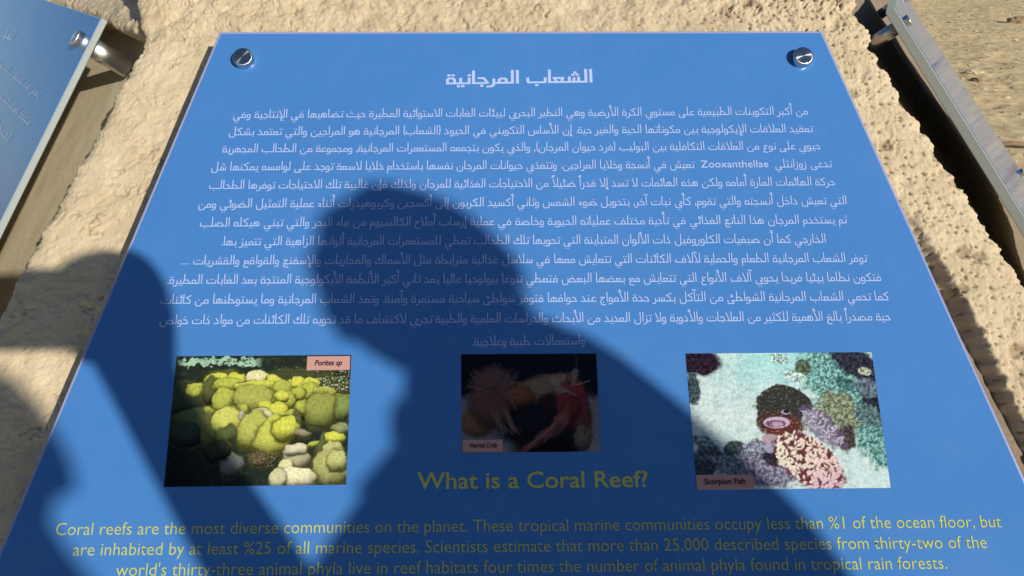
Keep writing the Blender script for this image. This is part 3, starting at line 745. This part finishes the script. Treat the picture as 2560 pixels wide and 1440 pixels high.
# --- hermit crab
pt = Paint([(157, 130), (1780, 127), (1835, 1290), (160, 1298)], 210, 150)
g = fbm(pt.x / 150, pt.y / 150, 400, 5); g2 = fbm(pt.x / 30, pt.y / 30, 401, 4)
pt.c = np.zeros(pt.c.shape) + np.array([.006, .006, .012])
sand = sstep(560, 760, pt.y + g * 160 - 90 * np.abs(pt.x - 1000) / 1000 + 60) * (sstep(900, 350, pt.x) + sstep(1560, 1700, pt.x)).clip(0, 1)
pt.over(sand, np.stack([.34 + .2 * g2, .31 + .18 * g2, .34 + .2 * g2], -1).clip(0, 1))
pt.over(sstep(1100, 1250, pt.y + 60 * g) * (sstep(900, 600, pt.x) + sstep(1550, 1680, pt.x)).clip(0, 1), (.42, .40, .42))
for k, (cx, cy, rx, ry, ro, col) in enumerate([(560, 520, 270, 240, 0, (.20, .11, .11)), (360, 940, 220, 190, 0, (.36, .18, .10)), (560, 760, 320, 260, 20, (.22, .10, .08)), (1120, 560, 420, 170, -14, (.40, .26, .16)),
      (860, 640, 190, 140, 0, (.36, .11, .04)), (1380, 480, 190, 120, 0, (.48, .36, .25)), (980, 970, 360, 250, 0, (.012, .008, .010)), (1240, 720, 160, 110, 20, (.05, .015, .015)), (1490, 700, 190, 290, 0, (.42, .06, .05)), (1600, 850, 130, 260, -8, (.28, .05, .06)),
      (1480, 780, 110, 180, 10, (.30, .03, .03)), (1350, 950, 95, 200, 35, (.42, .13, .09)), (1180, 1090, 70, 220, 55, (.34, .10, .11)), (1000, 1220, 45, 170, 62, (.22, .08, .07)), (1520, 380, 40, 80, 10, (.42, .25, .22)), (1450, 430, 30, 60, 0, (.30, .12, .10)),
      (1370, 570, 110, 50, 10, (.50, .28, .25)), (1620, 1130, 110, 160, 0, (.28, .22, .15))]):
    pt.blob(cx, cy, rx, ry, ro, col, 420 + k, soft=.22, grain=.5, p=2)
def stroke(p, pts, wd, col, a=1.):
    for (x0, y0), (x1, y1) in zip(pts[:-1], pts[1:]):
        dx, dy = x1 - x0, y1 - y0; t = np.clip(((p.x - x0) * dx + (p.y - y0) * dy) / (dx * dx + dy * dy), 0, 1)
        p.over(a * sstep(wd, wd * .35, np.hypot(p.x - x0 - t * dx, p.y - y0 - t * dy)), col)
qr = np.random.default_rng(12)
for k in range(46):      # anemone tentacles
    a = qr.uniform(-3.4, .5); r0 = qr.uniform(60, 150); r1 = qr.uniform(200, 380); bend = qr.uniform(-.5, .5)
    P_ = [(560 + math.cos(a + bend * t) * (r0 + (r1 - r0) * t), 560 + math.sin(a + bend * t) * (r0 + (r1 - r0) * t) * .9) for t in np.linspace(0, 1, 5)]
    stroke(pt, P_, qr.uniform(9, 15), (.34 * qr.uniform(.5, 1.1), .17 * qr.uniform(.5, 1.1), .11), .5)
for k in range(26):
    x0 = 560 + qr.uniform(-60, 160); y0 = 760 + qr.uniform(0, 80)
    stroke(pt, [(x0, y0), (x0 + qr.uniform(20, 90), y0 + 130), (x0 + qr.uniform(60, 220), y0 + 260)], 8, (.34, .20, .16), .45)
stroke(pt, [(1500, 500), (1480, 420), (1430, 400)], 26, (.36, .14, .12)); stroke(pt, [(1510, 480), (1530, 390), (1510, 345)], 28, (.44, .26, .24))
stroke(pt, [(1530, 500), (1600, 480), (1700, 450)], 9, (.55, .42, .36), .8); stroke(pt, [(1540, 330), (1545, 200), (1530, 130)], 5, (.3, .2, .2), .5)
stroke(pt, [(1440, 720), (1380, 880), (1230, 1020), (1050, 1180), (900, 1280)], 34, (.30, .09, .08), .8); stroke(pt, [(1390, 860), (1250, 990), (1130, 1100), (960, 1230)], 9, (.55, .36, .32), .6)
stroke(pt, [(1640, 760), (1690, 930), (1640, 1080)], 30, (.25, .05, .06), .7); stroke(pt, [(1310, 600), (1420, 570), (1540, 620)], 12, (.60, .42, .40), .6)
pt.c *= (.46 * (1 + .35 * fbm(pt.x / 18, pt.y / 18, 441, 3)))[..., None]
pcB = picture(sheetC, pt, [(-.0596, -.3234), (.0593, -.3238), (.0598, -.4078), (-.0587, -.4076)]); pcB['label'] = 'printed picture of a red hermit crab on a dark ground'

# --- scorpion fish
pt = Paint([(125, 93), (1888, 80), (2065, 1368), (238, 1375)], 320, 228)
g = fbm(pt.x / 200, pt.y / 200, 500, 5); g2 = fbm(pt.x / 34, pt.y / 34, 501, 4, .6); g3 = fbm(pt.x / 14, pt.y / 14, 502, 3, .6)
mot = .5 + .5 * sstep(-.35, .15, fbm(pt.x / 55, pt.y / 38, 504, 5, .65))
pt.c = np.stack([.60 + .14 * g - .20 * sstep(700, 100, pt.y) * sstep(900, 200, np.abs(pt.x - 1100)) + .05 * g3, .68 + .10 * g + .05 * g3, .66 + .08 * g + .04 * g3], -1) * (.55 + .45 * mot)[..., None]
def reefmask(cx, cy, rx, ry, ro, seed, soft=.35, amp=.5, sc=90):
    a = math.radians(ro); dx, dy = pt.x - cx, pt.y - cy
    r = np.hypot((dx * math.cos(a) + dy * math.sin(a)) / rx, (-dx * math.sin(a) + dy * math.cos(a)) / ry) + amp * fbm(pt.x / sc, pt.y / sc, seed, 4, .6)
    return sstep(1 + soft / 2, 1 - soft / 2, r)
tt = sstep(-.25, .35, g2 + .5 * g3)
teal = np.stack([.04 + .26 * tt, .13 + .42 * tt, .12 + .38 * tt], -1)
pt.over(reefmask(1720, 430, 560, 330, 38, 510, .5, .6), teal)
pt.over(reefmask(1950, 900, 330, 200, 60, 511, .5, .7), teal * .9)
for k, (cx, cy, rx, ry, ro, col, am) in enumerate([(250, 170, 215, 130, 10, (.025, .012, .022), .2), (190, 440, 80, 160, 0, (.05, .07, .08), .5), (1750, 190, 270, 130, 28, (.03, .03, .045), .4), (1900, 520, 110, 250, -20, (.022, .022, .035), .4),
      (1230, 230, 85, 80, 0, (.10, .13, .08), .3), (1010, 145, 90, 52, 15, (.42, .55, .50), .3), (1150, 310, 100, 50, 15, (.50, .62, .56), .3), (1640, 380, 110, 60, 20, (.07, .16, .15), .5), (1850, 420, 130, 90, 20, (.12, .16, .19), .4),
      (1820, 265, 62, 38, 10, (.40, .42, .30), .2), (1560, 680, 190, 230, -25, (.22, .24, .15), .5), (1650, 900, 90, 130, 0, (.07, .05, .045), .5), (1860, 680, 150, 90, 40, (.10, .16, .16), .5),
      (290, 930, 110, 60, 15, (.20, .27, .27), .4), (330, 1080, 180, 110, 0, (.07, .09, .10), .5), (610, 1010, 130, 90, 15, (.06, .08, .08), .3), (620, 1150, 320, 100, 5, (.16, .18, .22), .5), (300, 1180, 120, 80, 0, (.05, .06, .07), .3),
      (800, 1000, 120, 100, 0, (.24, .24, .30), .5), (900, 1200, 300, 120, 20, (.22, .20, .27), .5), (860, 1290, 110, 60, 0, (.25, .22, .30), .4), (960, 1090, 110, 70, 20, (.03, .022, .035), .3)]):
    m = reefmask(cx, cy, rx, ry, ro, 520 + k, .3, am)
    sh = .35 + 1.25 * sstep(-.35, .45, g2 + g3 * .6)
    pt.over(m, np.array(col)[None, None, :] * sh[..., None])
# fish
hl = sstep(.10, .45, fbm(pt.x / 26, pt.y / 20, 555, 4, .65))
dk = np.stack([.030 + .15 * hl, .028 + .135 * hl, .024 + .10 * hl], -1).clip(.008, 1)
pt.over(reefmask(1170, 510, 190, 70, 33, 560, .1, .15, 60), dk * .8)
pt.over(sstep(14, 0, np.abs(pt.x - 1195 - (pt.y - 420) * .18)) * sstep(410, 430, pt.y) * sstep(520, 480, pt.y), (.05, .05, .06))
pt.over(reefmask(1020, 600, 240, 195, 8, 561, .10, .22, 60), dk); pt.over(reefmask(1000, 470, 110, 80, 0, 562, .1, .3, 50), dk * 1.1)
pt.over(reefmask(980, 730, 190, 110, 0, 563, .2, .25, 60), dk * np.array([1.5, 1.0, .8]))
pt.over(reefmask(1050, 800, 210, 90, -8, 564, .4, .5, 60), dk * np.array([3.0, 1.0, .8]))
e = np.hypot((pt.x - 985) / 125, (pt.y - 748) / 54); pt.over(sstep(1.06, .94, e), (.55, .38, .50))
e = np.hypot((pt.x - 975) / 98, (pt.y - 758) / 34); pt.over(sstep(1.05, .95, e), (.20, .10, .16))
pt.over(sstep(1.1, .9, np.hypot((pt.x - 985) / 62, (pt.y - 764) / 22)), (.46, .28, .38))
for bx in (905, 935, 1050): pt.over(.8 * sstep(9, 3, np.abs(pt.x - bx - (pt.y - 760) * .3)) * sstep(34, 24, np.abs(pt.y - 762)), (.07, .03, .06))
pt.over(sstep(1.1, .9, np.hypot((pt.x - 1070) / 44, (pt.y - 648) / 24)), (.35, .30, .38)); pt.over(sstep(1.1, .8, np.hypot((pt.x - 1078) / 34, (pt.y - 642) / 20)), (.01, .01, .015))
pt.over(reefmask(930, 905, 90, 45, 10, 566, .3, .5, 50), (.42, .28, .32)); pt.over(reefmask(925, 985, 52, 48, 0, 567, .3, .1), (.34, .30, .40))
# branching coral: pale fingers over dark red gaps
body = reefmask(1290, 1120, 390, 205, 38, 570, .12, .22, 70).clip(0, 1)
pt.over(body, np.stack([.13 + .1 * g2, .03 + .03 * g2, .035 + .03 * g2], -1).clip(.01, 1))
pr = np.random.default_rng(31)
thin = reefmask(1420, 790, 270, 110, 42, 590, .2, .4, 60)
pt.over(thin * .8, (.13, .09, .15))
ca, sa = math.cos(math.radians(38)), math.sin(math.radians(38))
def scatter(n, cx, cy, rx, ry):
    out = []
    while len(out) < n:
        a, b = pr.uniform(-1, 1, 2)
        if a * a + b * b < 1: out.append((cx + a * rx * ca - b * ry * sa, cy + a * rx * sa + b * ry * ca))
    return sorted(out, key=lambda q: q[1])
for x, y in scatter(75, 1420, 800, 250, 90):
    pt.blob(x, y, pr.uniform(20, 42), pr.uniform(6, 9), pr.uniform(0, 180), (.52, .43, .56), 600, dark=.35, grain=.2, p=2, wob=0)
for x, y in scatter(330, 1290, 1125, 385, 200):
    t = min(1, max(0, (x - 1050) / 500)); low = min(1, max(0, (y - 1150) / 200))
    col = (.80 - .10 * low, .66 - .12 * t - .12 * low, .52 - .02 * t)
    pt.blob(x, y, pr.uniform(18, 34), pr.uniform(9, 15), pr.uniform(20, 160), col, 600, dark=.30, grain=.15, p=2, wob=.0, soft=.12)
tl = sstep(1640, 1760, pt.x) * sstep(980, 1060, pt.y) * sstep(.1, -.1, g); pt.over(tl * .6, (.55, .70, .70))
pt.c = (pt.c * (1 + .30 * g3 + .22 * g2)[..., None] * np.array([.80, .86, .92])).clip(0, 1)
pcC = picture(sheetC, pt, [(.1386, -.3245), (.3045, -.3248), (.3049, -.4407), (.1401, -.4403)]); pcC['label'] = 'printed picture of a scorpion fish behind pink coral on pale sand'

def caption(parent, txt, x0, x1, y0, y1, shear=0., tx=(.14, .84)):
    p = mesh_obj('caption_plate', [(x0, y0, .0014), (x1, y0, .0014), (x1, y1, .0014), (x0, y1, .0014)], [(0, 1, 2, 3)], M_pink, parent)
    w, h = x1 - x0, y1 - y0
    o, _ = text_part(txt, x0 + w * tx[0], x0 + w * tx[1], y0 + h * .34, h * .40, M_ink, parent, 'caption_text', z=.0018, bold=.02, shear=shear)
caption(sheetC, 'Porites sp', -.1940, -.1566, -.3362, -.3240, .25, (.18, .82))
caption(sheetC, 'Hermit Crab', -.0575, -.0238, -.4070, -.3970, 0, (.18, .86))
caption(sheetC, 'Scorpion Fish', .1402, .1887, -.4400, -.4282, 0, (.13, .85))

# ------------------------------------------------------------------ photographer and companion (behind the lens; they cast the shadows)
def skin_mesh(name, nodes, edges, m, parent, root=0, sub=2):
    me = bpy.data.meshes.new(name); me.from_pydata([n[0] for n in nodes], edges, []); me.update()
    o = bpy.data.objects.new(name, me); C.objects.link(o)
    o.modifiers.new('skin', 'SKIN'); sm = o.modifiers.new('sub', 'SUBSURF'); sm.levels = sub; sm.render_levels = sub
    sv = me.skin_vertices[0].data
    for i, n in enumerate(nodes):
        r = n[1]; sv[i].radius = r if isinstance(r, tuple) else (r, r); sv[i].use_root = (i == root)
    dg = bpy.context.evaluated_depsgraph_get(); dg.update()
    m2 = bpy.data.meshes.new_from_object(o.evaluated_get(dg)); bpy.data.objects.remove(o); bpy.data.meshes.remove(me)
    m2.name = name; m2.materials.clear(); m2.materials.append(m)
    m2.polygons.foreach_set('use_smooth', [True] * len(m2.polygons))
    o = bpy.data.objects.new(name, m2); C.objects.link(o); o.parent = parent
    return o
M_skin = mat('skin', (.36, .20, .13), .55)[0]; M_hair = mat('dark_hair', (.02, .015, .012), .6)[0]
M_shirt = mat('grey_shirt', (.16, .17, .19), .9)[0]; M_trousers = mat('dark_trousers', (.035, .04, .055), .9)[0]
M_scarf = mat('brown_coat', (.10, .07, .055), .9)[0]; M_shoe = mat('shoes', (.03, .025, .02), .5)[0]
M_phone = mat('phone_body', (.02, .02, .022), .25)[0]

def head_mesh(name, c, rx, ry, rz, face_dir, tilt, m, parent):
    """one continuous head with brow, nose, lips, chin, eye sockets and ears"""
    bm = bmesh.new(); bmesh.ops.create_uvsphere(bm, u_segments=48, v_segments=36, radius=1)
    for v in bm.verts:
        x, y, z = v.co
        f = max(0, y)
        w = 1 - .28 * max(0, -z) ** 1.5 * (1 if y > -.2 else .4)
        nx, ny, nz = x * rx * w, y * ry, z * rz
        ny += .018 * math.exp(-((x / .14) ** 2 + ((z + .12) / .18) ** 2)) * f            # nose
        ny -= .008 * (math.exp(-(((x - .36) / .16) ** 2 + ((z - .08) / .12) ** 2)) + math.exp(-(((x + .36) / .16) ** 2 + ((z - .08) / .12) ** 2))) * f
        ny += .006 * math.exp(-((x / .3) ** 2 + ((z + .45) / .08) ** 2)) * f               # lips
        ny += .010 * math.exp(-((x / .3) ** 2 + ((z + .85) / .2) ** 2)) * f                # chin
        nx += math.copysign(.006, x) * math.exp(-(((abs(x) - 1) / .25) ** 2 + ((z + .02) / .2) ** 2 + ((y + .02) / .14) ** 2))   # ears
        v.co = (nx, ny, nz)
    me = bpy.data.meshes.new(name); bm.to_mesh(me); bm.free(); me.materials.append(m)
    me.polygons.foreach_set('use_smooth', [True] * len(me.polygons))
    o = bpy.data.objects.new(name, me); C.objects.link(o); o.parent = parent
    yaw = math.atan2(-face_dir[0], face_dir[1])
    o.rotation_euler = (tilt, 0, yaw); o.location = c
    return o

def person(label, J, group, shirt, pose_arm=True, headr=(.074, .086, .094)):
    root = empty('person', label, 'person', Matrix.Translation((J['hipc'][0], J['hipc'][1], 0)), group)
    off = Vector((J['hipc'][0], J['hipc'][1], 0)); L = lambda n: tuple(Vector(J[n]) - off)
    J.setdefault('trap', tuple(Vector(J['neckb']) * .55 + Vector(J['shL']) * .45)); J.setdefault('fiL', tuple(Vector(J['haL']) + (Vector(J['haL']) - Vector(J['wrL'])).normalized() * .06))
    names = ['trap', 'fiL', 'hipc', 'waist', 'chest', 'neckb', 'neck', 'head', 'shL', 'elL', 'wrL', 'haL', 'shR', 'elR', 'wrR', 'haR', 'thL', 'knL', 'anL', 'toL', 'thR', 'knR', 'anR', 'toR']
    rad = dict(trap=.045, fiL=(.03, .016), hipc=(.13, .10), waist=(.115, .09), chest=(.125, .10), neckb=(.075, .07), neck=(.056, .056), head=(.05, .05), shL=.055, elL=.040, wrL=.028, haL=(.038, .02), shR=.055, elR=.040, wrR=.028, haR=(.038, .02),
               thL=.085, knL=.058, anL=.042, toL=(.04, .025), thR=.085, knR=.058, anR=.042, toR=(.04, .025))
    rad.update(J.get('rad', {}))
    E = [('hipc', 'waist'), ('waist', 'chest'), ('chest', 'neckb'), ('neckb', 'neck'), ('neck', 'head'), ('neckb', 'trap'), ('haL', 'fiL'), ('chest', 'shL'), ('shL', 'elL'), ('elL', 'wrL'), ('wrL', 'haL'), ('chest', 'shR'), ('shR', 'elR'), ('elR', 'wrR'), ('wrR', 'haR'),
         ('hipc', 'thL'), ('thL', 'knL'), ('knL', 'anL'), ('anL', 'toL'), ('hipc', 'thR'), ('thR', 'knR'), ('knR', 'anR'), ('anR', 'toR')]
    ix = {n: i for i, n in enumerate(names)}
    skin_mesh('body', [(L(n), rad[n]) for n in names], [(ix[a], ix[b]) for a, b in E], M_skin, root, root=2)
    head_mesh('head', Vector(J['head']) - off, *headr, J['face'], -.35, M_skin, root)
    up = ['hipc', 'waist', 'chest', 'shL', 'elL', 'shR', 'elR', 'neckb', 'trap']; iu = {n: i for i, n in enumerate(up)}
    g = lambda r, k: tuple(a * k for a in r) if isinstance(r, tuple) else r * k
    skin_mesh('shirt', [(L(n), g(rad[n], 1.16 if n not in ('neckb',) else 1.02)) for n in up], [(0, 1), (1, 2), (2, 3), (3, 4), (2, 5), (5, 6), (2, 7), (7, 8)], shirt, root)
    lo = ['waist', 'hipc', 'thL', 'knL', 'anL', 'thR', 'knR', 'anR']
    skin_mesh('trousers', [(L(n), g(rad[n], 1.10 if n != 'waist' else .9)) for n in lo], [(0, 1), (1, 2), (2, 3), (3, 4), (1, 5), (5, 6), (6, 7)], M_trousers, root, root=1)
    # hair: cap over the back and top of the head
    bm = bmesh.new(); bmesh.ops.create_uvsphere(bm, u_segments=32, v_segments=24, radius=1)
    hr_ = J.get('hair', 1.05)
    bmesh.ops.delete(bm, geom=[v for v in bm.verts if v.co.z < -.35 or (v.co.y > .45 and v.co.z < .35)], context='VERTS')
    for v in bm.verts:
        k = hr_ + .03 * math.sin(v.co.x * 9 + v.co.z * 7); v.co = (v.co.x * headr[0] * k, v.co.y * headr[1] * k, v.co.z * headr[2] * k)
    me = bpy.data.meshes.new('hair'); bm.to_mesh(me); bm.free(); me.materials.append(M_hair)
    o = bpy.data.objects.new('hair', me); C.objects.link(o); o.parent = root
    o.location = Vector(J['head']) - off; o.rotation_euler = (-.35, 0, math.atan2(-J['face'][0], J['face'][1]))
    for a, b in (('anL', 'toL'), ('anR', 'toR')):
        A, B = Vector(L(a)), Vector(L(b)); A.z = .05; B.z = .035
        skin_mesh('shoe', [(tuple(A - (B - A) * .35), (.038, .04)), (tuple(A), (.045, .045)), (tuple(B), (.048, .032)), (tuple(B + (B - A) * .35), (.035, .022))], [(0, 1), (1, 2), (2, 3)], M_shoe, root)
    return root, off

Z = lambda x, y, z: (x, y, z + H0)
photog = dict(head=Z(0.614, -0.302, 0.168), neck=Z(0.649, -0.294, 0.105), neckb=Z(0.638, -0.271, 0.044), chest=Z(0.603, -0.279, -0.048), waist=Z(0.650, -0.266, -0.206), hipc=Z(0.682, -0.375, -0.520),
              trap=Z(0.552, -0.281, 0.010), fiL=Z(0.072, 0.013, 0.042), shL=Z(0.518, -0.280, -0.061), elL=Z(0.360, -0.281, -0.193), wrL=Z(0.138, -0.069, -0.041), haL=Z(0.113, -0.023, -0.017), shR=Z(0.650, -0.243, 0.017), elR=Z(0.777, -0.274, -0.060), wrR=Z(0.807, -0.264, -0.310), haR=Z(0.797, -0.244, -0.390),
              thL=Z(0.602, -0.425, -0.620), knL=Z(0.592, -0.365, -1.000), anL=Z(0.592, -0.425, -1.340), toL=Z(0.532, -0.305, -1.385), thR=Z(0.772, -0.345, -0.620), knR=Z(0.782, -0.275, -1.000), anR=Z(0.792, -0.335, -1.340), toR=Z(0.732, -0.215, -1.385), face=(-.75, .66), hair=1.04, rad=dict(haL=(.044, .044), fiL=(.050, .046), wrL=.027, elL=.042, shR=.043, elR=.036, trap=.062, neckb=(.086, .086), neck=(.070, .070), chest=(.118, .112), waist=(.135, .12)))
rootP, offP = person('person in a grey shirt behind the camera holding up a phone in the left hand', photog, None, M_shirt)
# left hand: fingers curl round the end of the phone
hand = Vector(photog['haL']) - offP
def finger(base, d1_, d2_, d3_, r, parent):
    b = Vector(base); p1 = b + Vector(d1_); p2 = p1 + Vector(d2_); p3 = p2 + Vector(d3_)
    skin_mesh('finger', [(tuple(b), r * 1.05), (tuple(p1), r), (tuple(p2), r * .92), (tuple(p3), r * .8)], [(0, 1), (1, 2), (2, 3)], M_skin, parent, sub=1)
cx_ = Vector((1, 0, 0)); cu_ = Vector((0, math.sin(math.radians(27)), math.cos(math.radians(27)))); cb_ = Vector((0, -math.cos(math.radians(27)), math.sin(math.radians(27))))
for k in range(4):
    b = hand + cu_ * (.024 - .017 * k) - cx_ * .012 - cb_ * .004
    ln = (.030, .034, .031, .025)[k]
    finger(b, -cb_ * .010 - cx_ * ln * .5, -cx_ * ln * .75, -cx_ * ln * .55 + cb_ * .002, .0085, rootP)
finger(hand + cu_ * .002 + cb_ * .020, -cx_ * .026 + cu_ * .006, -cx_ * .022, -cx_ * .016 - cu_ * .004, .010, rootP)
# the phone: lens corner at the camera, screen towards the photographer
ph = empty('smartphone', 'dark smartphone held sideways in the left hand of the photographer', 'phone', frame_matrix(Vector((0, 0, H0)), cx_, cu_, cb_))
def slab_box(name, x0, x1, y0, y1, z0, z1, m, parent, bev=.006):
    bm = bmesh.new(); bmesh.ops.create_cube(bm, size=1)
    for v in bm.verts: v.co = ((x0 + x1) / 2 + v.co.x * (x1 - x0), (y0 + y1) / 2 + v.co.y * (y1 - y0), (z0 + z1) / 2 + v.co.z * (z1 - z0))
    bmesh.ops.bevel(bm, geom=[e for e in bm.edges if abs(e.verts[0].co.z - e.verts[1].co.z) > 1e-6], offset=bev, segments=4, affect='EDGES')
    me = bpy.data.meshes.new(name); bm.to_mesh(me); bm.free(); me.materials.append(m)
    o = bpy.data.objects.new(name, me); C.objects.link(o); o.parent = parent; return o
slab_box('phone_case', -.076, .074, -.052, .026, .003, .011, M_phone, ph)
slab_box('phone_screen', -.072, .070, -.049, .023, .0112, .0116, mat('screen_glass', (.01, .01, .012), .08)[0], ph, .003)

comp = dict(head=Z(0.395, -0.625, 0.150), neck=Z(0.439, -0.655, 0.051), neckb=Z(0.460, -0.666, 0.006), chest=Z(0.487, -0.708, -0.084), waist=Z(0.517, -0.738, -0.340), hipc=Z(0.537, -0.758, -0.520),
            shL=Z(0.387, -0.808, -0.023), elL=Z(0.327, -0.888, -0.300), wrL=Z(0.287, -0.808, -0.520), haL=Z(0.277, -0.778, -0.600), shR=Z(0.594, -0.637, -0.014), elR=Z(0.673, -0.590, -0.231), wrR=Z(0.623, -0.578, -0.467), haR=Z(0.617, -0.556, -0.548),
            thL=Z(0.477, -0.828, -0.620), knL=Z(0.467, -0.808, -1.000), anL=Z(0.467, -0.848, -1.340), toL=Z(0.427, -0.728, -1.385), thR=Z(0.607, -0.708, -0.620), knR=Z(0.617, -0.678, -1.000), anR=Z(0.617, -0.718, -1.340), toR=Z(0.577, -0.598, -1.385), face=(-.5, .86), hair=1.12)
person('person in a brown coat standing behind the photographer, arms at the sides', comp, None, M_scarf)
